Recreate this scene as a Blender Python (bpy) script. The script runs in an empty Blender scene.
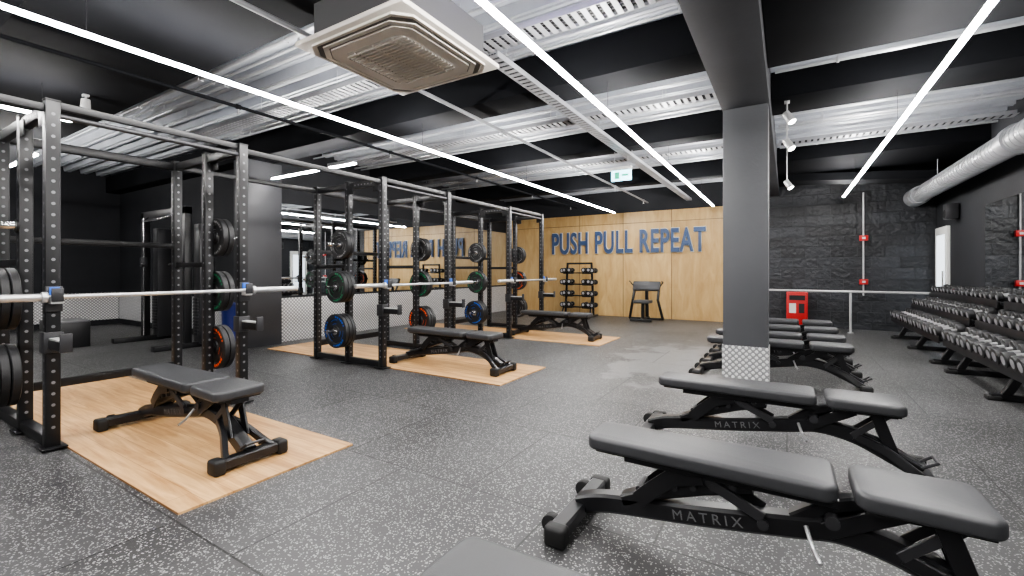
import bpy, bmesh, math, random
from mathutils import Vector, Matrix, Euler
random.seed(4)
scene = bpy.context.scene
try:
    scene.view_settings.look = 'AgX - Medium High Contrast'
except Exception:
    pass

# ------------------------------------------------------------------ materials
MATS = {}
def mat(name, col=(0.5,0.5,0.5), rough=0.5, metal=0.0, emis=None, estr=0.0, bump=0.0, bscale=60.0, var=0.0, spec=0.5):
    m = bpy.data.materials.new(name); m.use_nodes = True
    nt = m.node_tree; b = nt.nodes['Principled BSDF']
    b.inputs['Base Color'].default_value = (*col, 1)
    b.inputs['Roughness'].default_value = rough
    b.inputs['Metallic'].default_value = metal
    b.inputs['Specular IOR Level'].default_value = spec
    if emis:
        b.inputs['Emission Color'].default_value = (*emis, 1)
        b.inputs['Emission Strength'].default_value = estr
    if bump > 0 or var > 0:
        tc = nt.nodes.new('ShaderNodeTexCoord')
        n = nt.nodes.new('ShaderNodeTexNoise'); n.inputs['Scale'].default_value = bscale
        n.inputs['Detail'].default_value = 4
        nt.links.new(tc.outputs['Object'], n.inputs['Vector'])
        if bump > 0:
            bp = nt.nodes.new('ShaderNodeBump'); bp.inputs['Strength'].default_value = bump
            bp.inputs['Distance'].default_value = 0.01
            nt.links.new(n.outputs['Fac'], bp.inputs['Height'])
            nt.links.new(bp.outputs['Normal'], b.inputs['Normal'])
        if var > 0:
            n2 = nt.nodes.new('ShaderNodeTexNoise'); n2.inputs['Scale'].default_value = 1.7
            n2.inputs['Detail'].default_value = 5
            nt.links.new(tc.outputs['Object'], n2.inputs['Vector'])
            r = nt.nodes.new('ShaderNodeValToRGB')
            r.color_ramp.elements[0].position = 0.3; r.color_ramp.elements[1].position = 0.7
            r.color_ramp.elements[0].color = (*[c*(1-var) for c in col], 1)
            r.color_ramp.elements[1].color = (*[min(1, c*(1+var)) for c in col], 1)
            nt.links.new(n2.outputs['Fac'], r.inputs['Fac'])
            nt.links.new(r.outputs['Color'], b.inputs['Base Color'])
    MATS[name] = m
    return m

mat('black_steel', (0.009,0.009,0.010), 0.40, 0.0, bump=0.05, bscale=200, spec=.4)
mat('grey_steel', (0.035,0.035,0.038), 0.4, 0.2)
mat('lit_hole', (0.16,0.16,0.17), 0.5, 0.2)  # grey discs standing for tube holes, light through them painted as colour
mat('chrome', (0.75,0.75,0.76), 0.18, 1.0)
mat('bar_steel', (0.62,0.62,0.63), 0.3, 0.8)
mat('plate_rubber', (0.010,0.010,0.011), 0.5, bump=0.1, bscale=150)
mat('plate_mark', (0.22,0.22,0.22), 0.5)
mat('green_mark', (0.01,0.20,0.08), 0.5)
mat('blue_mark', (0.01,0.10,0.48), 0.5)
mat('orange_mark', (0.80,0.10,0.02), 0.5)
mat('vinyl', (0.040,0.041,0.044), 0.42, bump=0.10, bscale=350)
mat('bench_frame', (0.011,0.011,0.0125), 0.33, 0.1)
mat('rubber_foot', (0.006,0.006,0.006), 0.6)
mat('label_grey', (0.12,0.12,0.125), 0.5)
mat('dark_wall', (0.018,0.019,0.022), 0.7, bump=0.15, bscale=40, var=0.15, spec=.3)
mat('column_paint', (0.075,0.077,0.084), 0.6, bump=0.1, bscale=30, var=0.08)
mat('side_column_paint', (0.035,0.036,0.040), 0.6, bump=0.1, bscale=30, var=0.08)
mat('beam_paint', (0.032,0.033,0.037), 0.65, bump=0.1, bscale=20, var=0.15, spec=.3)
mat('dark_beam', (0.0085,0.009,0.0105), 0.8, var=0.2, spec=.08)
mat('galv', (0.46,0.47,0.49), 0.38, 0.6, bump=0.08, bscale=25, var=0.2)
mat('tray_galv', (0.30,0.305,0.32), 0.42, 0.5, var=0.25)
mat('deck', (0.42,0.44,0.48), 0.40, 0.3, var=0.16)
mat('ac_white', (0.66,0.62,0.56), 0.45)
mat('ac_body', (0.045,0.045,0.047), 0.6)
mat('ac_dark', (0.10,0.095,0.085), 0.6)
mat('ac_mid', (0.40,0.37,0.33), 0.5)
mat('mirror', (0.80,0.82,0.83), 0.015, 1.0)
mat('led', (1,1,1), 0.5, emis=(1.0,0.975,0.95), estr=165)
mat('led_spot', (1,1,1), 0.5, emis=(1.0,0.93,0.85), estr=40)
mat('exit_green', (0.6,0.9,0.9), 0.5, emis=(0.40,0.80,1.0), estr=4.0)
mat('exit_mark', (0.02,0.4,0.2), 0.5, emis=(0.05,0.5,0.35), estr=0.8)
mat('white_paint', (0.62,0.62,0.60), 0.5)
mat('white_metal', (0.50,0.50,0.50), 0.35, 0.3)
mat('red_plastic', (0.42,0.012,0.012), 0.4)
mat('blue_plastic', (0.012,0.022,0.13), 0.35)
mat('text_blue', (0.040,0.072,0.155), 0.5)
mat('text_edge', (0.60,0.61,0.60), 0.5)
mat('db_end', (0.42,0.42,0.44), 0.28, 0.6)
mat('daylight', (0.8,0.85,0.9), 0.4, emis=(0.8,0.9,1.0), estr=1.6)
mat('conduit_red', (0.16,0.02,0.02), 0.4)
mat('violet_glow', (0.2,0.05,0.8), 0.5, emis=(0.25,0.08,1.0), estr=8)

def N(nt, t, **kw):
    n = nt.nodes.new(t)
    for k, v in kw.items(): setattr(n, k, v)
    return n
def M(nt, op, a, b=None, c=None):
    n = nt.nodes.new('ShaderNodeMath'); n.operation = op
    for i, v in enumerate((a, b, c)):
        if v is None: continue
        if isinstance(v, (int, float)): n.inputs[i].default_value = v
        else: nt.links.new(v, n.inputs[i])
    return n.outputs[0]
def mixc(nt, fac, a, b, mode='MIX'):
    n = nt.nodes.new('ShaderNodeMix'); n.data_type = 'RGBA'; n.blend_type = mode
    for s, v in ((n.inputs[0], fac), (n.inputs[6], a), (n.inputs[7], b)):
        if isinstance(v, (int, float)): s.default_value = v
        elif isinstance(v, tuple): s.default_value = (*v, 1) if len(v) == 3 else v
        else: nt.links.new(v, s)
    return n.outputs[2]

def floor_mat():
    m = bpy.data.materials.new('rubber_floor'); m.use_nodes = True; nt = m.node_tree
    b = nt.nodes['Principled BSDF']; tc = N(nt, 'ShaderNodeTexCoord'); P = tc.outputs['Object']
    v = N(nt, 'ShaderNodeTexVoronoi'); v.inputs['Scale'].default_value = 135; nt.links.new(P, v.inputs['Vector'])
    sep = N(nt, 'ShaderNodeSeparateColor'); nt.links.new(v.outputs['Color'], sep.inputs[0])
    speck = M(nt, 'MULTIPLY', M(nt, 'GREATER_THAN', sep.outputs[0], 0.77), M(nt, 'LESS_THAN', v.outputs['Distance'], 0.5))
    v2 = N(nt, 'ShaderNodeTexVoronoi'); v2.inputs['Scale'].default_value = 70; nt.links.new(P, v2.inputs['Vector'])
    sep2 = N(nt, 'ShaderNodeSeparateColor'); nt.links.new(v2.outputs['Color'], sep2.inputs[0])
    speck2 = M(nt, 'MULTIPLY', M(nt, 'GREATER_THAN', sep2.outputs[1], 0.87), M(nt, 'LESS_THAN', v2.outputs['Distance'], 0.36))
    sp = M(nt, 'MAXIMUM', speck, speck2)
    n = N(nt, 'ShaderNodeTexNoise'); n.inputs['Scale'].default_value = 0.8; n.inputs['Detail'].default_value = 7
    nt.links.new(P, n.inputs['Vector'])
    br = N(nt, 'ShaderNodeTexBrick'); br.offset = 0.5
    br.inputs['Scale'].default_value = 1.0; br.inputs['Brick Width'].default_value = 1.0; br.inputs['Row Height'].default_value = 1.0
    br.inputs['Mortar Size'].default_value = 0.006; br.inputs['Mortar Smooth'].default_value = 0.3
    br.inputs['Color1'].default_value = (0.80,0.80,0.80,1); br.inputs['Color2'].default_value = (1.15,1.15,1.15,1)
    nt.links.new(P, br.inputs['Vector'])
    ns = N(nt, 'ShaderNodeMapRange'); nt.links.new(n.outputs['Fac'], ns.inputs[0]); ns.inputs[1].default_value = .35; ns.inputs[2].default_value = .65
    base = mixc(nt, ns.outputs[0], (0.024,0.024,0.025), (0.058,0.058,0.059))
    base = mixc(nt, 1.0, base, br.outputs['Color'], 'MULTIPLY')
    base = mixc(nt, M(nt, 'MULTIPLY', sp, 0.8), base, (0.33,0.33,0.325))
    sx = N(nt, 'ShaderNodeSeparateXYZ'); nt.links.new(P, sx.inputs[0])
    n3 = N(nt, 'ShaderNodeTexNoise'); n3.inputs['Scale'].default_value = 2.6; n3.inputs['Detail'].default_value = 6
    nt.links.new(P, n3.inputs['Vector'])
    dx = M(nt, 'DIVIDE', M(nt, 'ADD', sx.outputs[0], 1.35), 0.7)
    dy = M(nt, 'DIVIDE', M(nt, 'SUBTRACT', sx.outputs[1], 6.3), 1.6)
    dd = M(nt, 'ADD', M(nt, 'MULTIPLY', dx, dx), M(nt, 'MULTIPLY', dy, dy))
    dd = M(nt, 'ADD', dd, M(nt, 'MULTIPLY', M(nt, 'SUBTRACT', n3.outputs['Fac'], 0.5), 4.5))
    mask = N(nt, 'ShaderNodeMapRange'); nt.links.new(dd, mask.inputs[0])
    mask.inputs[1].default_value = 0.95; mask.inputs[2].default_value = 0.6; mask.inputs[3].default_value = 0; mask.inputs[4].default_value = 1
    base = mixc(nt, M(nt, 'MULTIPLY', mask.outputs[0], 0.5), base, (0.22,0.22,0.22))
    seam = br.outputs['Fac']
    base = mixc(nt, M(nt, 'MULTIPLY', seam, 0.85), base, (0.009,0.009,0.009))
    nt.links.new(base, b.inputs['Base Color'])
    b.inputs['Roughness'].default_value = 0.44
    bp = N(nt, 'ShaderNodeBump'); bp.inputs['Strength'].default_value = 0.3; bp.inputs['Distance'].default_value = 0.003
    nn = N(nt, 'ShaderNodeTexNoise'); nn.inputs['Scale'].default_value = 140; nt.links.new(P, nn.inputs['Vector'])
    nt.links.new(M(nt, 'SUBTRACT', nn.outputs['Fac'], seam), bp.inputs['Height'])
    nt.links.new(bp.outputs['Normal'], b.inputs['Normal'])
    MATS['floor'] = m
floor_mat()

def wood_mat(name, c1, c2, plank_w, plank_h, rough, stretch_axis, seam=0.004, seamcol=(0.12,0.06,0.02), vertical=False, streak=1.0):
    m = bpy.data.materials.new(name); m.use_nodes = True; nt = m.node_tree
    b = nt.nodes['Principled BSDF']; tc = N(nt, 'ShaderNodeTexCoord'); P = tc.outputs['Object']
    sx = N(nt, 'ShaderNodeSeparateXYZ'); nt.links.new(P, sx.inputs[0])
    cb = N(nt, 'ShaderNodeCombineXYZ')
    nt.links.new(sx.outputs[0], cb.inputs[0]); nt.links.new(sx.outputs[2 if vertical else 1], cb.inputs[1])
    mp = N(nt, 'ShaderNodeMapping'); nt.links.new(cb.outputs[0], mp.inputs[0])
    mp.inputs['Scale'].default_value = stretch_axis
    n = N(nt, 'ShaderNodeTexNoise'); n.inputs['Scale'].default_value = 3; n.inputs['Detail'].default_value = 8; n.inputs['Distortion'].default_value = 0.9
    n.inputs['Roughness'].default_value = .62
    nt.links.new(mp.outputs[0], n.inputs['Vector'])
    r = N(nt, 'ShaderNodeValToRGB'); nt.links.new(n.outputs['Fac'], r.inputs[0])
    r.color_ramp.elements[0].position = 0.32; r.color_ramp.elements[1].position = 0.66
    r.color_ramp.elements[0].color = (*c1, 1); r.color_ramp.elements[1].color = (*c2, 1)
    br = N(nt, 'ShaderNodeTexBrick'); br.offset = 0.5 if not vertical else 0.0
    br.inputs['Scale'].default_value = 1.0; br.inputs['Brick Width'].default_value = plank_w; br.inputs['Row Height'].default_value = plank_h
    br.inputs['Mortar Size'].default_value = seam; br.inputs['Color1'].default_value = (0.84,0.82,0.80,1); br.inputs['Color2'].default_value = (1.06,1.06,1.06,1)
    nt.links.new(cb.outputs[0], br.inputs['Vector'])
    c = mixc(nt, streak, r.outputs[0], br.outputs['Color'], 'MULTIPLY')
    c = mixc(nt, M(nt, 'MULTIPLY', br.outputs['Fac'], 0.8), c, seamcol)
    nt.links.new(c, b.inputs['Base Color']); b.inputs['Roughness'].default_value = rough
    MATS[name] = m
wood_mat('platform_wood', (0.38,0.195,0.072), (0.68,0.43,0.20), 1.3, 0.13, 0.45, (0.5,6,1), seam=0.0012, seamcol=(0.30,0.15,0.06))
wood_mat('wall_wood', (0.44,0.275,0.105), (0.58,0.40,0.18), 1.22, 2.44, 0.45, (2.2,0.5,1), seam=0.008, seamcol=(0.14,0.085,0.04), vertical=True)

def checker_mat():
    m = bpy.data.materials.new('tread_plate'); m.use_nodes = True; nt = m.node_tree
    b = nt.nodes['Principled BSDF']; tc = N(nt, 'ShaderNodeTexCoord')
    sx = N(nt, 'ShaderNodeSeparateXYZ'); nt.links.new(tc.outputs['Object'], sx.inputs[0])
    s = M(nt, 'ADD', sx.outputs[0], sx.outputs[1]); z = sx.outputs[2]
    k = 52.0
    a = M(nt, 'SINE', M(nt, 'MULTIPLY', M(nt, 'ADD', s, z), k)); c = M(nt, 'SINE', M(nt, 'MULTIPLY', M(nt, 'SUBTRACT', s, z), k))
    a2 = M(nt, 'MULTIPLY', a, c)
    mr = N(nt, 'ShaderNodeMapRange'); nt.links.new(M(nt, 'ABSOLUTE', a2), mr.inputs[0]); mr.inputs[1].default_value = 0.35; mr.inputs[2].default_value = 0.6
    col = mixc(nt, mr.outputs[0], (0.30,0.30,0.305), (0.80,0.80,0.80))
    nt.links.new(col, b.inputs['Base Color']); b.inputs['Metallic'].default_value = 0.25; b.inputs['Roughness'].default_value = 0.4
    bp = N(nt, 'ShaderNodeBump'); bp.inputs['Strength'].default_value = 0.7; bp.inputs['Distance'].default_value = 0.006
    nt.links.new(mr.outputs[0], bp.inputs['Height']); nt.links.new(bp.outputs['Normal'], b.inputs['Normal'])
    MATS['tread'] = m
checker_mat()

def block_mat():
    m = bpy.data.materials.new('black_blockwork'); m.use_nodes = True; nt = m.node_tree
    b = nt.nodes['Principled BSDF']; tc = N(nt, 'ShaderNodeTexCoord')
    sx = N(nt, 'ShaderNodeSeparateXYZ'); nt.links.new(tc.outputs['Object'], sx.inputs[0])
    cb = N(nt, 'ShaderNodeCombineXYZ'); nt.links.new(M(nt, 'ADD', sx.outputs[0], sx.outputs[1]), cb.inputs[0]); nt.links.new(sx.outputs[2], cb.inputs[1])
    br = N(nt, 'ShaderNodeTexBrick'); br.inputs['Scale'].default_value = 1; br.inputs['Brick Width'].default_value = 0.45; br.inputs['Row Height'].default_value = 0.225
    br.inputs['Mortar Size'].default_value = 0.006; br.inputs['Mortar Smooth'].default_value = 0.6
    br.inputs['Color1'].default_value = (0.010,0.011,0.013,1); br.inputs['Color2'].default_value = (0.026,0.028,0.033,1); br.inputs['Mortar'].default_value = (0.020,0.021,0.024,1)
    nt.links.new(cb.outputs[0], br.inputs['Vector'])
    n = N(nt, 'ShaderNodeTexNoise'); n.inputs['Scale'].default_value = 12; n.inputs['Detail'].default_value = 8; nt.links.new(tc.outputs['Object'], n.inputs['Vector'])
    nt.links.new(br.outputs['Color'], b.inputs['Base Color']); b.inputs['Roughness'].default_value = 0.45
    bp = N(nt, 'ShaderNodeBump'); bp.inputs['Strength'].default_value = 1.0; bp.inputs['Distance'].default_value = 0.03
    nt.links.new(M(nt, 'SUBTRACT', n.outputs['Fac'], M(nt, 'MULTIPLY', br.outputs['Fac'], .6)), bp.inputs['Height']); nt.links.new(bp.outputs['Normal'], b.inputs['Normal'])
    MATS['block'] = m
block_mat()

# ------------------------------------------------------------------ builder
class B:
    def __init__(s): s.v = []; s.f = []; s.m = []; s.mats = []
    def mi(s, name):
        if name not in s.mats: s.mats.append(name)
        return s.mats.index(name)
    def add(s, bm, mt, mtx=None):
        i = s.mi(mt); off = len(s.v)
        bm.verts.index_update()
        for v in bm.verts: s.v.append(tuple(mtx @ v.co) if mtx else tuple(v.co))
        for f in bm.faces: s.f.append([off+v.index for v in f.verts]); s.m.append(i)
        bm.free()
    def box(s, c, size, mt, rot=None, bev=0.0, seg=2, taper=None):
        bm = bmesh.new(); bmesh.ops.create_cube(bm, size=1)
        for v in bm.verts:
            v.co = Vector((v.co.x*size[0], v.co.y*size[1], v.co.z*size[2]))
            if taper and v.co.x < 0: v.co.y *= taper
        if bev > 0: bmesh.ops.bevel(bm, geom=bm.edges[:], offset=bev, segments=seg, profile=0.5, affect='EDGES')
        R = Euler(rot).to_matrix().to_4x4() if rot else Matrix.Identity(4)
        s.add(bm, mt, Matrix.Translation(c) @ R)
    def pad(s, c, L, w0, w1, th, mt, rc=0.05, re=0.018, rot=None):
        pts = []
        corners = [(L/2, w1/2, 0), (-L/2, w0/2, 90), (-L/2, -w0/2, 180), (L/2, -w1/2, 270)]
        for (x, y, a0) in corners:
            cx = x-math.copysign(rc, x); cy = y-math.copysign(rc, y)
            for k in range(7):
                a = math.radians(a0+k*15); pts.append((cx+rc*math.cos(a), cy+rc*math.sin(a), math.cos(a), math.sin(a)))
        prof = []
        for k in range(6):
            a = math.pi/2*k/5
            prof.append((re*(1-math.sin(a)), -th/2+re*(1-math.cos(a))))
        for k in range(6):
            a = math.pi/2*k/5
            prof.append((re*(1-math.cos(a)), th/2-re*(1-math.sin(a))))
        prof.append((re+.03, th/2+.003))
        i = s.mi(mt); off = len(s.v); n = len(pts)
        R = Matrix.Translation(c) @ (Euler(rot).to_matrix().to_4x4() if rot else Matrix.Identity(4))
        for (ins, z) in prof:
            for (x, y, nx, ny) in pts: s.v.append(tuple(R @ Vector((x-nx*ins, y-ny*ins, z))))
        for k in range(len(prof)-1):
            for j in range(n):
                j2 = (j+1) % n
                s.f.append([off+k*n+j, off+k*n+j2, off+(k+1)*n+j2, off+(k+1)*n+j]); s.m.append(i)
        s.f.append([off+j for j in range(n)][::-1]); s.m.append(i)
        s.f.append([off+(len(prof)-1)*n+j for j in range(n)]); s.m.append(i)
    def b2(s, lo, hi, mt, bev=0.0):
        s.box([(a+b)/2 for a, b in zip(lo, hi)], [b-a for a, b in zip(lo, hi)], mt, bev=bev)
    def cyl(s, p1, p2, r, mt, seg=14, r2=None, bev=0.0):
        p1 = Vector(p1); p2 = Vector(p2); d = p2-p1; L = d.length
        bm = bmesh.new(); bmesh.ops.create_cone(bm, cap_ends=True, segments=seg, radius1=r, radius2=r if r2 is None else r2, depth=L)
        if bev > 0:
            es = [e for e in bm.edges if abs(e.verts[0].co.z-e.verts[1].co.z) < 1e-6]
            bmesh.ops.bevel(bm, geom=es, offset=bev, segments=2, profile=0.5, affect='EDGES')
        q = Vector((0,0,1)).rotation_difference(d.normalized()).to_matrix().to_4x4()
        s.add(bm, mt, Matrix.Translation((p1+p2)/2) @ q)
    def sweep(s, pts, w, h, mt, side=(0,1,0), c=0.15):
        pts = [Vector(p) for p in pts]; side = Vector(side).normalized(); n = len(pts)
        ch = min(w, h)*c
        sec = [(w/2-ch, h/2), (w/2, h/2-ch), (w/2, -h/2+ch), (w/2-ch, -h/2), (-w/2+ch, -h/2), (-w/2, -h/2+ch), (-w/2, h/2-ch), (-w/2+ch, h/2)]
        i = s.mi(mt); off = len(s.v)
        for k, p in enumerate(pts):
            a = (pts[k]-pts[k-1]).normalized() if k > 0 else (pts[1]-pts[0]).normalized()
            b = (pts[k+1]-pts[k]).normalized() if k < n-1 else a
            t = (a+b).normalized(); up = t.cross(side).normalized()
            sc = 1/max(0.5, t.dot(b))
            for (x, y) in sec: s.v.append(tuple(p + side*x + up*y*sc))
        for k in range(n-1):
            for j in range(8):
                s.f.append([off+k*8+j, off+k*8+(j+1) % 8, off+(k+1)*8+(j+1) % 8, off+(k+1)*8+j]); s.m.append(i)
        s.f.append([off+j for j in range(8)][::-1]); s.m.append(i)
        s.f.append([off+(n-1)*8+j for j in range(8)]); s.m.append(i)
    def pipe(s, pts, r, mt, seg=10):
        for a, b in zip(pts[:-1], pts[1:]): s.cyl(a, b, r, mt, seg)
        for p in pts[1:-1]:
            bm = bmesh.new(); bmesh.ops.create_icosphere(bm, subdivisions=2, radius=r*1.01)
            s.add(bm, mt, Matrix.Translation(p))
    def lathe(s, prof, mt, mtx, seg=36):
        i = s.mi(mt); off = len(s.v); n = len(prof)
        for k in range(seg):
            a = 2*math.pi*k/seg
            for (r, h) in prof: s.v.append(tuple(mtx @ Vector((r*math.cos(a), r*math.sin(a), h))))
        for k in range(seg):
            k2 = (k+1) % seg
            for j in range(n-1):
                s.f.append([off+k*n+j, off+k2*n+j, off+k2*n+j+1, off+k*n+j+1]); s.m.append(i)
    def arc(s, r0, r1, h, a0, a1, mt, mtx, seg=10):
        i = s.mi(mt); off = len(s.v)
        for k in range(seg+1):
            a = a0+(a1-a0)*k/seg
            for r in (r0, r1): s.v.append(tuple(mtx @ Vector((r*math.cos(a), r*math.sin(a), h))))
        for k in range(seg):
            s.f.append([off+2*k, off+2*k+1, off+2*k+3, off+2*k+2]); s.m.append(i)
    def mesh(s, name):
        me = bpy.data.meshes.new(name); me.from_pydata(s.v, [], s.f)
        for n in s.mats: me.materials.append(MATS[n])
        me.polygons.foreach_set('material_index', s.m)
        me.polygons.foreach_set('use_smooth', [True]*len(s.f))
        me.validate(); me.update()
        bm = bmesh.new(); bm.from_mesh(me); bmesh.ops.recalc_face_normals(bm, faces=bm.faces); bm.to_mesh(me); bm.free()
        me.set_sharp_from_angle(angle=math.radians(32))
        return me
    def obj(s, name, loc=(0,0,0), rot=(0,0,0)):
        return place(name, s.mesh(name), loc, rot)
def place(name, me, loc=(0,0,0), rot=(0,0,0)):
    o = bpy.data.objects.new(name, me); scene.collection.objects.link(o)
    o.location = loc; o.rotation_euler = rot; return o

def boxobj(name, lo, hi, mt, bev=0.0):
    b = B(); c = [(x+y)/2 for x, y in zip(lo, hi)]
    b.box((0,0,0), [y-x for x, y in zip(lo, hi)], mt, bev=bev); return b.obj(name, c)

def curve_pts(ctrl, n=6):
    P = [Vector(p) for p in ctrl]; out = []
    Q = [P[0]] + P + [P[-1]]
    for i in range(1, len(Q)-2):
        p0, p1, p2, p3 = Q[i-1], Q[i], Q[i+1], Q[i+2]
        for k in range(n):
            t = k/n
            out.append(0.5*((2*p1)+(-p0+p2)*t+(2*p0-5*p1+4*p2-p3)*t*t+(-p0+3*p1-3*p2+p3)*t**3))
    out.append(P[-1]); return out

# ------------------------------------------------------------------ room shell
XL, XM, XR = -13.0, -7.3, 2.45
YB, YF, YN = 11.6, -4.0, 4.1
ZC = 3.3
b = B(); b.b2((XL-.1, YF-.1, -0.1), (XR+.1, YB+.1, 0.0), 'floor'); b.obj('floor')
b = B(); b.b2((XL-.1, YF-.1, 3.42), (XR+.1, YB+.1, 3.5), 'dark_wall'); b.obj('ceiling')
b = B(); pitch = 0.26; prof = []; up = .10
y = YF
while y < YB-0.001:
    prof += [(y, ZC+up), (y+.13, ZC+up), (y+.148, ZC), (y+.18, ZC), (y+.188, ZC+.014), (y+.200, ZC+.014), (y+.208, ZC), (y+.242, ZC)]
    y += pitch
prof.append((YB, ZC+up))
i = b.mi('deck')
for (yy, zz) in prof: b.v += [(XL, yy, zz), (XR, yy, zz)]
for k in range(len(prof)-1): b.f.append([2*k, 2*k+1, 2*k+3, 2*k+2]); b.m.append(i)
o = b.obj('ceiling_decking')
boxobj('wall_back_blockwork', (-1.0, YB, 0), (XR, YB+.12, 3.42), 'block')
boxobj('wall_back', (XM-.1, YB+0.02, 0), (-1.0, YB+.12, 3.42), 'dark_wall')
b = B(); b.b2((XM+.02, YB-.03, 0.0), (-1.0, YB+.015, 2.72), 'wall_wood'); b.obj('wall_back_panelling')
boxobj('wall_right', (XR, YF, 0), (XR+.12, YB+.12, 3.42), 'dark_wall')
boxobj('wall_front', (XL, YF-.12, 0), (XR, YF, 3.42), 'dark_wall')
boxobj('wall_left', (XL-.12, YF, 0), (XL, YN+.1, 3.42), 'dark_wall')
boxobj('wall_mirror_side', (XM-.12, YN+.0, 0), (XM, YB+.12, 3.42), 'dark_wall')
boxobj('wall_annex', (XL, YN, 0), (XM-.12, YN+.12, 3.42), 'dark_wall')
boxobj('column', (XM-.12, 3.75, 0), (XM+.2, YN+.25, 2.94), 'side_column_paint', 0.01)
boxobj('wall_mirror', (XM, YN+.35, 0.78), (XM+.012, YB-.04, 2.35), 'mirror')
b = B(); b.b2((XM, YN+.3, 0.0), (XM+.02, YB-.04, 0.74), 'tread'); b.obj('trim_1')
b = B(); b.b2((XL+.02, YN-.02, 0.12), (XM-.13, YN, 0.72), 'tread'); b.obj('trim_2')
b = B(); b.b2((XL, -2.0, 0.12), (XL+.02, YN-.03, 0.72), 'tread'); b.obj('trim_4')
boxobj('wall_mirror', (XR-.012, 3.0, 0.85), (XR, 9.1, 2.15), 'mirror')
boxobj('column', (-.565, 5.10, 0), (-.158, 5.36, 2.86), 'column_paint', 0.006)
b = B(); b.b2((-.573, 5.092, 0.0), (-.150, 5.368, 0.44), 'tread'); b.obj('trim_3')
boxobj('ceiling_beam', (-.575, YF, 2.86), (-.148, YB, 3.30), 'beam_paint', 0.005)
for (y0, y1, x0, x1, z0) in [(0.85,2.0,XL,-.58,2.97),(3.85,4.25,XL,-.58,2.95),(6.35,6.65,XM,-.58,2.98),(9.15,9.45,XM,-.58,2.98),
                             (-2.2,-1.6,XL,-.58,2.97),
                             (2.6,4.6,-.145,XR,3.0),(5.5,6.1,-.145,XR,3.02),(8.9,11.5,-.145,XR,3.05),(-1,0.2,-.145,XR,3.0)]:
    boxobj('ceiling_beam', (x0, y0, z0), (x1, y1, 3.30), 'dark_beam', 0.004)
b = B(); b.box((1.15, 10.4, 2.91), (2.3, 0.5, 0.14), 'dark_beam', rot=(0, 0.08, 0)); b.obj('ceiling_duct')

# ------------------------------------------------------------------ LED strips
def led(name, p0, p1, hang):
    b = B(); p0 = Vector(p0); p1 = Vector(p1); d = p1-p0
    c = (p0+p1)/2; sz = [max(abs(x), 0.034) for x in d]; sz[2] = 0.020
    b.box((0,0,0), sz, 'led')
    for (x, y, z) in hang:
        b.cyl((x-c.x, y-c.y, 0.010), (x-c.x, y-c.y, z-c.z), 0.002, 'black_steel', 6)
    return b.obj(name, c)
LZ = 2.66
led('annex_fill_strip', (-5.95, -3.8, LZ), (-5.95, 1.5, LZ), [(-5.95,-1.9,2.965),(-5.95,1.3,2.965)])
for x in (-3.69, -1.41):
    led('annex_fill_strip', (x, -3.8, LZ), (x, 10.97, LZ), [(x,-1.9,2.965),(x,1.0,2.965),(x,4.0,2.945),(x,6.5,2.975),(x,9.3,2.975)])
led('annex_fill_strip', (.95, -3.8, LZ), (.95, 10.97, LZ), [(.95,-.4,2.995),(.95,3.2,2.995),(.95,5.9,3.015),(.95,9.3,3.045)])
led('annex_fill_strip', (-6.95, 4.10, LZ), (-5.0, 4.10, LZ), [(-6.0,4.1,2.945)])
led('annex_fill_strip', (-12.0, 1.7, LZ), (-8.0, 1.7, LZ), [(-11.5,1.7,2.965),(-8.5,1.7,2.965)])  # extra strip added to brighten the annex

# ------------------------------------------------------------------ AC cassette
def octo(b, r_in, r_out, cut, z0, z1, mt):
    def ring(r, c): return [(r,-c),(r,c),(c,r),(-c,r),(-r,c),(-r,-c),(-c,-r),(c,-r)]
    i = b.mi(mt); off = len(b.v); A = ring(r_out, cut*r_out); C = ring(r_in, cut*r_in)
    for (x,y) in A: b.v.append((x,y,z0))
    for (x,y) in A: b.v.append((x,y,z1))
    for (x,y) in C: b.v.append((x,y,z0))
    for (x,y) in C: b.v.append((x,y,z1))
    for j in range(8):
        k = (j+1) % 8
        for q in ([off+j,off+k,off+8+k,off+8+j],[off+8+j,off+8+k,off+24+k,off+24+j],[off+16+j,off+24+j,off+24+k,off+16+k],[off+j,off+16+j,off+16+k,off+k]):
            b.f.append(q); b.m.append(i)
b = B()
b.box((0,0,0.02), (0.97,0.97,0.035), 'ac_white', bev=0.012)
octo(b, 0.425, 0.445, .8, -0.012, 0.004, 'ac_white')
octo(b, 0.36, 0.425, .78, -0.010, 0.003, 'ac_dark')
octo(b, 0.28, 0.36, .78, -0.022, 0.003, 'ac_white')
octo(b, 0.375, 0.405, .74, -0.018, -0.010, 'ac_white')
b.box((0,0,0.17), (0.80,0.80,0.26), 'ac_body')
b.box((0,0,-0.010), (0.56,0.56,0.014), 'ac_mid', bev=0.006)
for k in range(16):
    b.box((0, -0.24+k*0.032, -0.022), (0.52,0.012,0.012), 'ac_white')
for x in (-.17,0,.17): b.box((x,0,-.022),(.010,.52,.012),'ac_white')
for sx in (.38,-.38):
    for sy in (.38,-.30): b.cyl((sx,sy,.1),(sx,sy,.30),.006,'galv',6)
b.obj('ceiling_air_conditioner', (-2.26, 2.25, 2.66))

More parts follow.
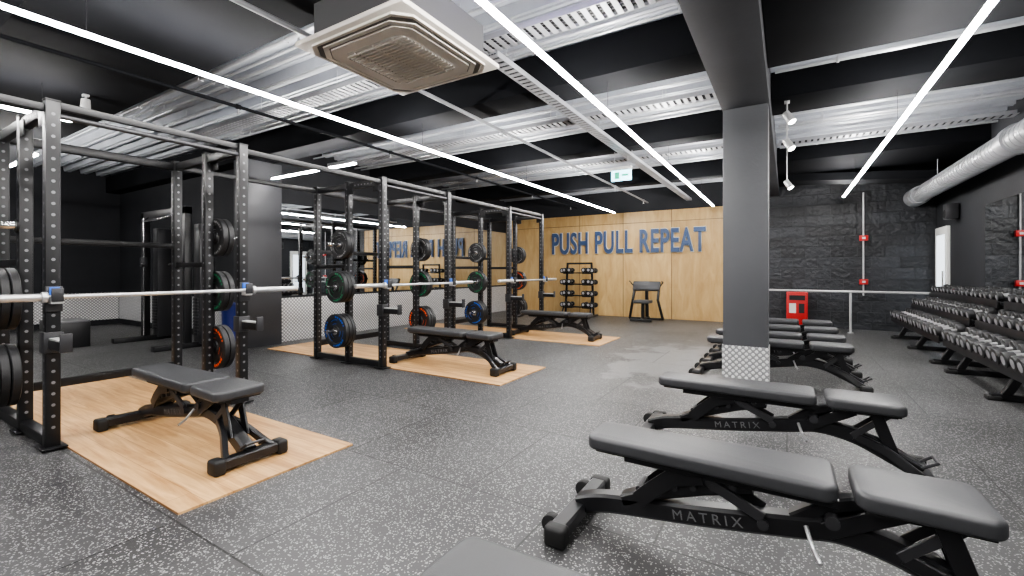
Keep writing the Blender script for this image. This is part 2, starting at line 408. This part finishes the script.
# ------------------------------------------------------------------ services
def tray(p0, p1, w, hang, name='cable_tray'):
    b = B(); p0 = Vector(p0); p1 = Vector(p1); c = (p0+p1)/2; p0 = p0-c; p1 = p1-c
    d = (p1-p0); L = d.length; t = d.normalized(); s = Vector((-t.y, t.x, 0))
    for sg in (-1, 1):
        b.sweep([p0+s*sg*w/2, p1+s*sg*w/2], 0.008, 0.045, 'tray_galv', side=s)
    n = int(L/0.075)
    for k in range(n+1):
        q = p0+t*(L*k/n) - Vector((0,0,.020))
        b.sweep([q-s*w/2, q+s*w/2], 0.045, 0.006, 'tray_galv', side=t)
    for j in range(4):
        o = s*(-w*.32+j*w*.21)
        b.cyl(p0+o+Vector((0,0,-.006)), p1+o+Vector((0,0,-.006)), 0.011, ['black_steel','black_steel','grey_steel','black_steel'][j], 8)
    for k, zt in hang:
        for sg in (-1,1):
            q = p0+t*k+s*sg*w/2; b.cyl(q, (q.x, q.y, zt-c.z), 0.004, 'galv', 6)
    b.obj(name, c)
hx = [(k*1.4+.3, 3.295) for k in range(5)]
tray((-7.1, 3.15, 3.12), (-.66, 3.15, 3.12), 0.20, hx)
tray((-7.1, 5.3, 3.12), (-.66, 5.3, 3.12), 0.18, hx)
tray((-7.1, 7.6, 3.12), (-.66, 7.6, 3.12), 0.18, hx)
tray((-2.0, 2.95, 2.91), (-2.0, 11.4, 2.91), 0.12, [(1.1,2.945),(3.6,2.975),(6.4,2.975)])
tray((-.10, 8.0, 3.15), (2.40, 8.0, 3.15), 0.18, [(.4,3.295),(1.8,3.295)])
for (x0, y0, x1, y1, z, r) in [(-7.2,2.3,-.62,2.3,3.2,.022),(-7.2,2.42,-.62,2.42,3.2,.014),(-7.2,2.55,-.62,2.55,3.22,.018),(-7.2,2.8,-.62,2.8,3.2,.012),(-7.2,3.5,-.62,3.5,3.2,.016),(-7.2,3.62,-.62,3.62,3.2,.012),(-7.2,4.6,-.62,4.6,3.18,.022),(-7.2,4.8,-.62,4.8,3.22,.014),(-7.2,5.0,-.62,5.0,3.2,.012),(-7.2,5.7,-.62,5.7,3.2,.012),(-7.2,5.9,-.62,5.9,3.2,.018),(-7.2,6.05,-.62,6.05,3.2,.014),
                               (-.1,6.6,2.4,6.6,3.2,.02),(-.1,6.8,2.4,6.8,3.22,.012),(-.1,7.2,2.4,7.2,3.2,.02),(-.1,7.4,2.4,7.4,3.22,.014),(-.1,8.5,2.4,8.5,3.2,.016),(-.1,2.3,2.4,2.3,3.1,.015),(-.1,5.1,2.4,5.1,3.15,.02),(-7.2,7.1,-.62,7.1,3.2,.016),(-7.2,8.1,-.62,8.1,3.2,.014),(-7.2,8.5,-.62,8.5,3.2,.018),(-7.2,8.7,-.62,8.7,3.2,.014)]:
    b = B(); cx = (x0+x1)/2
    b.cyl((x0-cx,0,0),(x1-cx,0,0), r, 'galv', 10)
    k = x0+.5
    while k < x1:
        b.box((k-cx,0,(3.3-z)/2),(.025,.006,3.3-z),'galv'); b.box((k-cx,0,0),(.02,2.4*r,2.4*r),'galv',bev=.003); k += 1.5
    b.obj('ceiling_conduit', (cx, y0, z))
for x, mt in ((-4.85,'dark_beam'),(-2.95,'tray_galv')):
    b = B(); b.cyl((0,-6.5,0),(0,7.0,0),.018,mt,12)
    for k in range(7):
        y = -6+k*2.1; b.cyl((0,y,0),(0,y,-.07),.008,'bar_steel',8); b.cyl((0,y,-.07),(0,y,-.074),.02,'bar_steel',12); b.cyl((0,y-.02,0),(0,y+.02,0),.026,mt,12)
    b.obj('sprinkler_pipe', (x, 4.3, 2.90))
b = B(); b.cyl((-.4,0,0),(.4,0,0), .014, 'violet_glow', 8); b.obj('neon_tube_light', (-1.5,2.68,3.27))
# spiral duct
b = B(); y = -3.3
b.cyl((0,-3.3,0), (0,3.8,0), 0.14, 'galv', 32)
while y < 3.8:
    b.cyl((0, y, 0), (0, y+.012, 0), 0.145, 'galv', 32); y += 0.115
for y0, y1, r in ((-.6,-.48,.165),(3.55,3.63,.165),(3.7,4.08,.17)): b.cyl((0,y0,0),(0,y1,0),r,'galv',32)
for y, zt in ((-2.5,.66),(-1.5,.395),(2.5,.425)): b.cyl((0,y,.12),(0,y,zt),.006,'galv',6)
b.obj('ventilation_duct', (2.12, 7.5, 2.62))

def spot(name, x, y, ztop, drop, tilt):
    b = B(); b.cyl((0,0,0), (0,0,-drop), 0.008, 'white_metal', 8); b.box((0,0,-.012), (0.05,0.05,0.024), 'white_metal', bev=.004)
    d = Vector((math.sin(tilt), -0.5*math.sin(tilt), -math.cos(tilt))).normalized(); p = Vector((0,0,-drop))
    b.cyl(p-d*0.03, p+d*0.10, 0.036, 'white_metal', 18, r2=.042); b.cyl(p+d*0.10, p+d*0.104, 0.036, 'led_spot', 18)
    b.obj(name, (x, y, ztop))
spot('ceiling_spotlight', -6.0, 1.62, 2.97, 0.08, .1)
for (y, z, dr) in [(5.65,3.02,.15),(6.05,3.02,.34)]: spot('ceiling_spotlight', 0.0, y, z, dr, .5)
spot('ceiling_spotlight', 0.0, 7.75, 3.30, .80, .5)

b = B(); b.box((0,0,0),(0.30,0.03,0.16),'exit_green',bev=.004); b.box((-.06,-.0155,0),(.07,.003,.1),'exit_mark'); b.box((.06,-.0155,0),(.10,.003,.03),'exit_mark')
b.box((0,0,.10),(0.32,0.05,0.05),'white_paint',bev=.005)
for s in (-.1,.1): b.cyl((s,0,.12),(s,0,.355),.004,'galv',6)
b.obj('emergency_exit_sign', (-2.10, 6.55, 2.62))

# wall lettering
root = bpy.data.objects.new('wall_lettering', None); scene.collection.objects.link(root); root.location = (-5.72, YB-.05, 1.69)
def letter(mt, dy, ext, off, name, ref=None):
    c = bpy.data.curves.new(name, 'FONT'); c.body = 'PUSH PULL REPEAT'; c.size = 0.8; c.extrude = ext; c.offset = off; c.space_character = 1.10
    c.materials.append(MATS[mt]); o = bpy.data.objects.new(name, c); scene.collection.objects.link(o)
    bpy.context.view_layer.update()
    if ref is None: ref = (4.05/o.dimensions.x, 0.60/o.dimensions.y)
    o.parent = root; o.scale = (ref[0], ref[1], 1); o.rotation_euler = (math.pi/2, 0, 0); o.location = (0, dy, 0)
    return ref
rf = letter('text_blue', -.03, 0.014, 0.017, 'letter_faces')
letter('text_edge', 0.005, 0.010, 0.031, 'letter_backing', rf)

# ------------------------------------------------------------------ platforms
for (y0, y1) in [(1.03,2.07),(3.93,4.97),(6.83,7.9)]:
    b = B(); b.box((0,0,0),(4.25,y1-y0,0.012),'platform_wood'); b.obj('lifting_platform', (-4.675,(y0+y1)/2,0.006))

# ------------------------------------------------------------------ weight plate
def plate(b, c, sgn, r, mark, th=0.05):
    mtx = Matrix.Translation(c) @ Matrix.Rotation(-sgn*math.pi/2, 4, 'X')
    h = th/2
    prof = [(0.026,-h*.9),(r*.28,-h*.9),(r*.32,-h*.45),(r*.70,-h*.45),(r*.74,-h),(r*.97,-h),(r,-h*.8),(r,h*.8),(r*.97,h),(r*.74,h),(r*.70,h*.45),(r*.32,h*.45),(r*.28,h*.9),(0.026,h*.9)]
    b.lathe(prof, 'plate_rubber', mtx, 40)
    for k in range(3):
        a = k*2*math.pi/3+.4
        for q in range(6):
            b.arc(r*.79, r*.89, h+.001, a+q*.2, a+q*.2+(.15 if q % 3 else .10), mark, mtx, 3)
        b.arc(r*.46, r*.64, h*.45+.001, a+1.0, a+1.75, 'rubber_foot', mtx)
        b.arc(r*.42, r*.445, h*.45+.004, a+.95, a+1.8, mark, mtx)
        b.arc(r*.65, r*.675, h*.45+.004, a+.95, a+1.8, mark, mtx)
    b.lathe([(0.026,h*.9),(0.045,h*.9),(0.048,h*1.05),(0.028,h*1.05)], 'chrome', mtx, 24)

def rack(name, yc, marks_near, marks_far):
    b = B(); H = 2.33; fx, mx, rx = 0.62, 0.0, -0.65; hy = 0.62
    for sy in (-1, 1):
        y = sy*hy
        for x in (fx, mx, rx):
            b.box((x, y, H/2), (.075,.075,H), 'black_steel', bev=.006)
            b.box((x, y, .006), (.16,.13,.012), 'black_steel', bev=.003)
            b.box((x, y, H+.004), (.079,.079,.012), 'rubber_foot', bev=.003)
            z = .14
            while z < H-.06:
                for (dx, dy) in ((1,0),(-1,0),(0,1),(0,-1)):
                    p = Vector((x+dx*.0372, y+dy*.0372, z)); q = p+Vector((dx,dy,0))*.0012
                    b.cyl(p, q, .0105, 'lit_hole', 10)
                z += .075
        b.box(((fx+rx)/2, y, .045), (fx-rx, .07, .07), 'black_steel', bev=.005)
        b.box(((fx+rx)/2, y, H-.05), (fx-rx, .055, .075), 'black_steel', bev=.005)
        b.box(((mx+rx)/2, y, 1.25), (mx-rx, .05, .05), 'black_steel', bev=.004)
        for x in (fx-.06, mx+.06): b.box((x, y+sy*.032, H-.10), (.14,.008,.12), 'black_steel', bev=.002)
        for k in range(8): b.cyl((mx+.09+k*.06, y+sy*.0275, H-.05), (mx+.09+k*.06, y+sy*.0285, H-.05), .010, 'lit_hole', 8)
        b.box((fx+.045, y, 1.0), (.02,.085,.17), 'grey_steel', bev=.004)
        b.box((fx+.08, y, .985), (.085,.06,.03), 'white_metal', bev=.004)
        b.box((fx+.125, y, 1.03), (.014,.06,.09), 'grey_steel', bev=.004)
        b.box((fx+.062, y, 1.03), (.01,.05,.10), 'blue_mark', bev=.002)
        b.box((fx+.16, y, .70), (.26,.055,.06), 'black_steel', bev=.005)
        b.box((fx+.16, y, .736), (.24,.05,.012), 'white_metal', bev=.003)
        b.box((fx+.29, y, .725), (.018,.06,.12), 'grey_steel', bev=.004)
        b.box((fx, y, .71), (.10,.10,.14), 'grey_steel', bev=.006)
        for k, z in enumerate((1.52, .985, .43)):
            mk = (marks_near if sy < 0 else marks_far)[k]
            b.cyl((mx, y, z), (mx, y+sy*.33, z), .025, 'chrome', 18)
            b.cyl((mx, y+sy*.038, z), (mx, y+sy*.05, z), .05, 'black_steel', 18)
            if mk is None: continue
            col, n, r = mk
            for j in range(n):
                plate(b, Vector((mx, y+sy*(.08+j*.055), z)), sy, r, col)
                if sy > 0 and j == 0:
                    plate(b, Vector((mx, y+sy*(.079), z)), -sy, r*.998, col, .049)
    b.box((rx,0,H-.05),(.06,2*hy,.075),'black_steel',bev=.005)
    b.box((rx,0,.20),(.06,2*hy,.075),'black_steel',bev=.005)
    b.box((rx,0,1.45),(.05,2*hy,.05),'black_steel',bev=.005)
    b.cyl((fx,-hy,H-.09),(fx,hy,H-.09),.019,'grey_steel',14)
    b.box((fx, 0, H-.02), (.03, 2*hy-.08, .05), 'black_steel', bev=.004)
    X, Z = fx+.09, 1.015
    b.cyl((X,-.66,Z),(X,.66,Z),.0145,'bar_steel',14)
    for s in (-1,1):
        b.cyl((X,s*.66,Z),(X,s*.69,Z),.036,'bar_steel',20,bev=.004); b.cyl((X,s*.69,Z),(X,s*1.10,Z),.025,'bar_steel',20,bev=.003)
    return b.obj(name, (-4.85, yc, 0.0125))
G, U, O, K = 'green_mark','blue_mark','orange_mark','plate_mark'
rack('power_rack', 1.59, [None,(K,3,.225),(K,3,.225)], [(K,2,.19),(G,2,.20),(O,2,.215)])
rack('power_rack', 4.50, [(K,2,.18),(G,3,.20),(U,3,.215)], [(K,2,.18),(G,2,.20),(O,3,.215)])
rack('power_rack', 7.44, [(K,2,.18),(G,2,.20),(U,3,.215)], [(K,2,.18),(O,2,.20),(K,2,.215)])
rack('power_rack', -1.35, [None,(K,3,.225),(K,3,.225)], [None,(K,2,.225),(K,2,.225)])
for (y0, y1) in [(-.69,.93),(2.25,3.84),(5.16,6.78)]:
    for x in (-4.23, -5.5):
        b = B(); b.box((0,0,0),(.045,y1-y0,.05),'black_steel',bev=.004)
        b.obj('rack_link_beam', (x,(y0+y1)/2,2.29))

# ------------------------------------------------------------------ adjustable bench
def bench_mesh():
    b = B()
    b.pad((-.315,0,.420),.94,.25,.30,.062,'vinyl')
    b.pad((.385,0,.420),.37,.30,.32,.062,'vinyl')
    b.box((-.315,0,.384),(.86,.23,.012),'rubber_foot',bev=.003,taper=.86)
    b.box((.385,0,.384),(.32,.26,.012),'rubber_foot',bev=.003)
    for s in (-1,1):
        b.sweep([(-.62,s*.06,.365),(.16,s*.06,.365)],.03,.035,'bench_frame')
        b.sweep([(-.56,s*.06,.19),(-.50,s*.065,.25),(-.42,s*.065,.32),(-.30,s*.065,.355)],.012,.07,'bench_frame')
    b.sweep([(-.64,0,.15),(-.50,0,.22),(-.30,0,.29),(-.12,0,.34)],.08,.055,'bench_frame')
    for k in range(6):
        x = -.56+k*.075; b.cyl((x,-.06,.235+k*.020),(x,.06,.235+k*.020),.014,'grey_steel',8)
    for s in (-1,1): b.sweep([(-.30,s*.05,.345),(-.08,s*.05,.24)],.018,.04,'grey_steel')
    sp = curve_pts([(-.86,0,.07),(-.72,0,.115),(-.35,0,.165),(.0,0,.22),(.16,0,.245),(.34,0,.215),(.50,0,.14),(.64,0,.065)],5)
    b.sweep(sp,.08,.085,'bench_frame')
    b.sweep(curve_pts([(.02,0,.25),(.12,0,.32),(.22,0,.36),(.30,0,.37)],4),.06,.05,'bench_frame')
    for s in (-1,1):
        b.sweep([(.12,s*.05,.25),(.34,s*.05,.375)],.014,.06,'bench_frame')
        b.sweep([(.52,s*.05,.14),(.44,s*.05,.375)],.016,.06,'bench_frame')
        b.sweep([(.33,s*.045,.22),(.50,s*.045,.37)],.014,.035,'grey_steel')
    b.sweep([(.24,0,.368),(.54,0,.368)],.11,.028,'bench_frame')
    b.cyl((.14,-.07,.29),(.14,.07,.29),.024,'grey_steel',16)
    b.cyl((-.08,-.06,.215),(-.08,.06,.215),.02,'grey_steel',16)
    b.sweep([(-.86,-.27,.055),(-.86,.27,.055)],.08,.065,'bench_frame',side=(1,0,0))
    b.sweep([(.655,-.19,.05),(.655,.19,.05)],.075,.06,'bench_frame',side=(1,0,0))
    for x, w in ((-.86,.27),(.655,.19)):
        for s in (-1,1):
            b.box((x,s*w,.045),(.10,.07,.09),'rubber_foot',bev=.018,seg=3)
    for s in (-1,1): b.cyl((-.92,s*.17,.045),(-.92,s*.215,.045),.044,'rubber_foot',20,bev=.006)
    for s in (-1,1):
        b.sweep(curve_pts([(.34,s*.03,.22),(.48,s*.07,.17),(.60,s*.12,.09),(.655,s*.14,.06)],4),.035,.05,'bench_frame')
    b.pipe([(.06,-.05,.25),(.08,-.11,.20),(.10,-.16,.18)],.008,'bar_steel',10)
    b.pipe([(.64,-.05,.10),(.71,-.05,.14),(.71,.06,.14),(.65,.06,.10)],.008,'grey_steel',10)
    return b.mesh('adjustable_bench')
bm_ = bench_mesh()
def bench(x, y, z=0.0, rot=0.0):
    o = place('adjustable_weight_bench', bm_, (x, y, z), (0,0,rot))
    c = bpy.data.curves.new('frame_lettering','FONT'); c.body = 'MATRIX'; c.size = .058; c.extrude = .0006; c.space_character = 1.45
    c.materials.append(MATS['label_grey']); t = bpy.data.objects.new('frame_lettering', c); scene.collection.objects.link(t)
    t.parent = o; t.location = (-.42,-.0412,.135); t.rotation_euler = (math.pi/2, -.15, 0)
    return o
for y in (.92, 2.05, 3.38, 5.66, 6.4, 7.25, 8.2): bench(0.0, y)
for y, x in ((1.53,-3.49),(4.42,-3.47),(7.35,-3.47)): bench(x, y, .0125)

# ------------------------------------------------------------------ dumbbell racks on right
def dumbbell(b, c, s=1.0, axis=(1,0,0)):
    a = Vector(axis); c = Vector(c)
    b.cyl(c-a*.06*s, c+a*.06*s, .016, 'bar_steel', 8)
    for k in (-1,1):
        p = c+a*k*.06*s; q = c+a*k*.13*s
        b.cyl(p, q, .062*s, 'plate_rubber', 14, bev=.008)
        b.cyl(q, q+a*k*.003, .036*s, 'db_end', 14)
def db_rack(y0, y1):
    b = B(); L = y1-y0; yc = (y0+y1)/2
    tiers = [(-.33,.36),(-.05,.60),(.19,.83)]
    for k, (x, z) in enumerate(tiers):
        for dx in (-.085,.085):
            b.box((x+dx*.9, 0, z+dx*.25), (.05, L-.04, .035), 'black_steel', bev=.004)
        b.box((x-.12, 0, z-.025), (.012, L-.04, .09), 'black_steel', bev=.002)
        n = int((L-.1)/.165)
        for j in range(n):
            yy = -L/2+.12+j*(L-.24)/(n-1)
            s = 1.15 if k == 0 else (1.0 if k == 1 else .85)
            s *= .95+.1*((j*7) % 5)/5
            dumbbell(b, (x, yy, z+.025+.058*s), s, Vector((-1,0,-.2)).normalized())
    for s in (-1, 0, 1):
        y = s*(L/2-.25)
        b.sweep([(-.46,y,.03),(.30,y,.03)],.06,.06,'black_steel')
        b.sweep([(-.36,y,.05),(-.20,y,.36),(.28,y,.84)],.05,.07,'black_steel')
        b.sweep([(.26,y,.03),(.26,y,.86)],.05,.05,'black_steel')
        b.box((-.44,y,.02),(.10,.10,.04),'rubber_foot',bev=.008)
    b.obj('dumbbell_rack', (2.08, yc, 0))
db_rack(4.4, 7.45); db_rack(7.6, 10.65)

# ------------------------------------------------------------------ dumbbell tower at back
b = B()
for s in (-1,1):
    b.sweep([(s*.40,0,.03),(s*.34,0,1.42)],.05,.05,'black_steel',side=(0,1,0))
    b.sweep([(s*.40,-.3,.03),(s*.40,.25,.03)],.06,.05,'black_steel',side=(1,0,0))
    b.sweep([(s*.40,-.26,.05),(s*.35,0,.55)],.04,.03,'black_steel',side=(0,1,0))
b.box((0,0,1.40),(.72,.05,.05),'black_steel',bev=.004)
for k, z in enumerate((.28,.58,.88,1.18)):
    b.box((0,-.03,z-.03),(.76,.10,.03),'black_steel',bev=.004)
    for s in (-1,1):
        b.box((s*.27,-.10,z-.045),(.25,.14,.025),'black_steel',bev=.004)
        for d in (-.07,.07): dumbbell(b,(s*.27+d,-.10,z+.045),1.0,(0,1,0))
        dumbbell(b,(s*.42,-.05,z+.03),1.1,(0,1,0))
b.obj('dumbbell_storage_tower', (-4.70, 11.12, 0))

# ------------------------------------------------------------------ preacher-style bench
b = B()
b.box((0,.10,.83),(.66,.09,.24),'vinyl',rot=(-.35,0,0),bev=.03,seg=3)
b.box((0,-.22,.47),(.38,.36,.08),'vinyl',bev=.025,seg=3)
b.sweep([(0,-.22,.44),(0,-.22,.06)],.07,.08,'black_steel',side=(1,0,0))
b.sweep([(0,.12,.76),(0,.16,.06)],.07,.08,'black_steel',side=(1,0,0))
for s in (-1,1):
    b.sweep([(s*.29,.12,.80),(s*.30,-.02,.50),(s*.40,.05,.04)],.055,.06,'black_steel',side=(1,0,0))
    b.pipe([(s*.30,.14,.80),(s*.39,.10,.92),(s*.39,.0,.95)],.014,'black_steel')
b.sweep([(0,-.4,.05),(0,.3,.05)],.06,.06,'black_steel',side=(1,0,0))
b.sweep([(-.25,-.4,.04),(.25,-.4,.04)],.06,.05,'black_steel')
b.sweep([(-.42,.08,.04),(.42,.08,.04)],.06,.05,'black_steel')
b.obj('preacher_curl_bench', (-2.93, 11.0, 0))

# ------------------------------------------------------------------ railing etc.
b = B()
Z = .80
b.pipe([(-.9,10.95,Z),(1.05,10.85,Z),(1.62,10.83,Z)],.022,'white_metal',12)
for x, y in ((-.85,10.95),(1.05,10.85)):
    b.cyl((x,y,0),(x,y,Z),.02,'white_metal',12); b.cyl((x,y,0),(x,y,.012),.05,'white_metal',16)
b.pipe([(1.62,10.83,Z),(2.20,10.80,Z)],.022,'white_metal',12)
b.obj('handrail')
b = B(); b.cyl((0,0,.70),(0,0,2.80),.014,'white_metal',10)
for z in (.98,1.87):
    b.box((0,-.03,z),(.14,.07,.11),'red_plastic',bev=.008); b.box((0,-.067,z),(.05,.004,.04),'white_paint')
b.obj('fire_alarm_conduit', (1.33, YB-.03, 0))
b = B(); b.box((0,0,.38),(.38,.30,.76),'red_plastic',bev=.02)
b.box((0,-.152,.64),(.28,.006,.10),'rubber_foot'); b.box((-.08,-.154,.42),(.12,.006,.20),'white_paint'); b.box((.08,-.154,.42),(.10,.006,.20),'rubber_foot'); b.box((0,0,.77),(.30,.24,.03),'red_plastic',bev=.01)
b.obj('red_box', (.18, 11.3, 0))  # upright red box with dark panels and a white label
b = B(); b.box((0,0,1.0),(.05,.72,2.0),'white_paint',bev=.004); b.box((-.028,0,1.1),(.006,.50,1.5),'daylight'); b.cyl((-.06,-.28,.9),(-.06,-.28,1.2),.012,'chrome',10)
b.cyl((-.02,-.28,.92),(-.06,-.28,.92),.008,'chrome',8); b.cyl((-.02,-.28,1.18),(-.06,-.28,1.18),.008,'chrome',8)
b.obj('door_1', (XR-.026, 11.12, 0))
b = B(); b.box((0,0,0),(.16,.2,.26),'grey_steel',bev=.015); b.cyl((-.081,0,-.04),(-.085,0,-.04),.07,'rubber_foot',20); b.obj('wall_speaker',(XR-.1,10.3,2.2))

# ------------------------------------------------------------------ annex
b = B()
for s in (-1,1):
    b.box((s*.75,0,1.1),(.10,.10,2.2),'black_steel',bev=.005)
    b.box((s*.75,.25,1.0),(.20,.22,1.9),'grey_steel',bev=.01)
    b.box((s*.75,0,.04),(.12,.9,.08),'black_steel',bev=.005)
    b.cyl((s*.66,-.06,.1),(s*.66,-.06,2.1),.015,'chrome',10)
    b.box((s*.66,-.06,1.35),(.10,.08,.16),'grey_steel',bev=.01)
    b.cyl((s*.60,-.12,1.32),(s*.45,-.12,1.30),.016,'rubber_foot',10)
    for k in range(12): b.box((s*.75,.13,.2+k*.05),(.15,.03,.042),'grey_steel',bev=.003)
b.box((0,0,2.15),(1.6,.10,.12),'black_steel',bev=.005)
b.pipe([(-.5,-.06,2.1),(-.3,-.2,2.02),(.3,-.2,2.02),(.5,-.06,2.1)],.016,'chrome')
b.obj('cable_crossover_machine', (-8.75, 3.35, 0))
b = B(); b.lathe([(0,0),(.13,0),(.135,.02),(.155,.70),(.165,.71),(.165,.73),(.15,.73),(.12,.60),(0,.60)],'blue_plastic',Matrix.Identity(4),32)
b.obj('waste_bin', (-6.92, 3.5, 0))
b = B(); b.box((0,0,.2),(.6,.45,.4),'black_steel',bev=.01); b.box((0,0,.41),(.6,.45,.03),'label_grey',bev=.008); b.box((0,-.226,.22),(.14,.006,.04),'rubber_foot'); b.obj('plyometric_box', (-9.8, 2.4, 0))

# ------------------------------------------------------------------ world + camera
w = bpy.data.worlds.new('world'); scene.world = w; w.use_nodes = True
w.node_tree.nodes['Background'].inputs[0].default_value = (0.5,0.55,0.6,1); w.node_tree.nodes['Background'].inputs[1].default_value = 0.3
cd = bpy.data.cameras.new('camera'); cam = bpy.data.objects.new('camera', cd); scene.collection.objects.link(cam)
cd.lens = 450/1024*36; cd.sensor_width = 36; cd.sensor_fit = 'HORIZONTAL'; cd.shift_y = -17/1024; cd.clip_start = .05
cam.location = (0,0,1.2); cam.rotation_euler = (math.pi/2, 0, math.radians(31.43))
scene.camera = cam
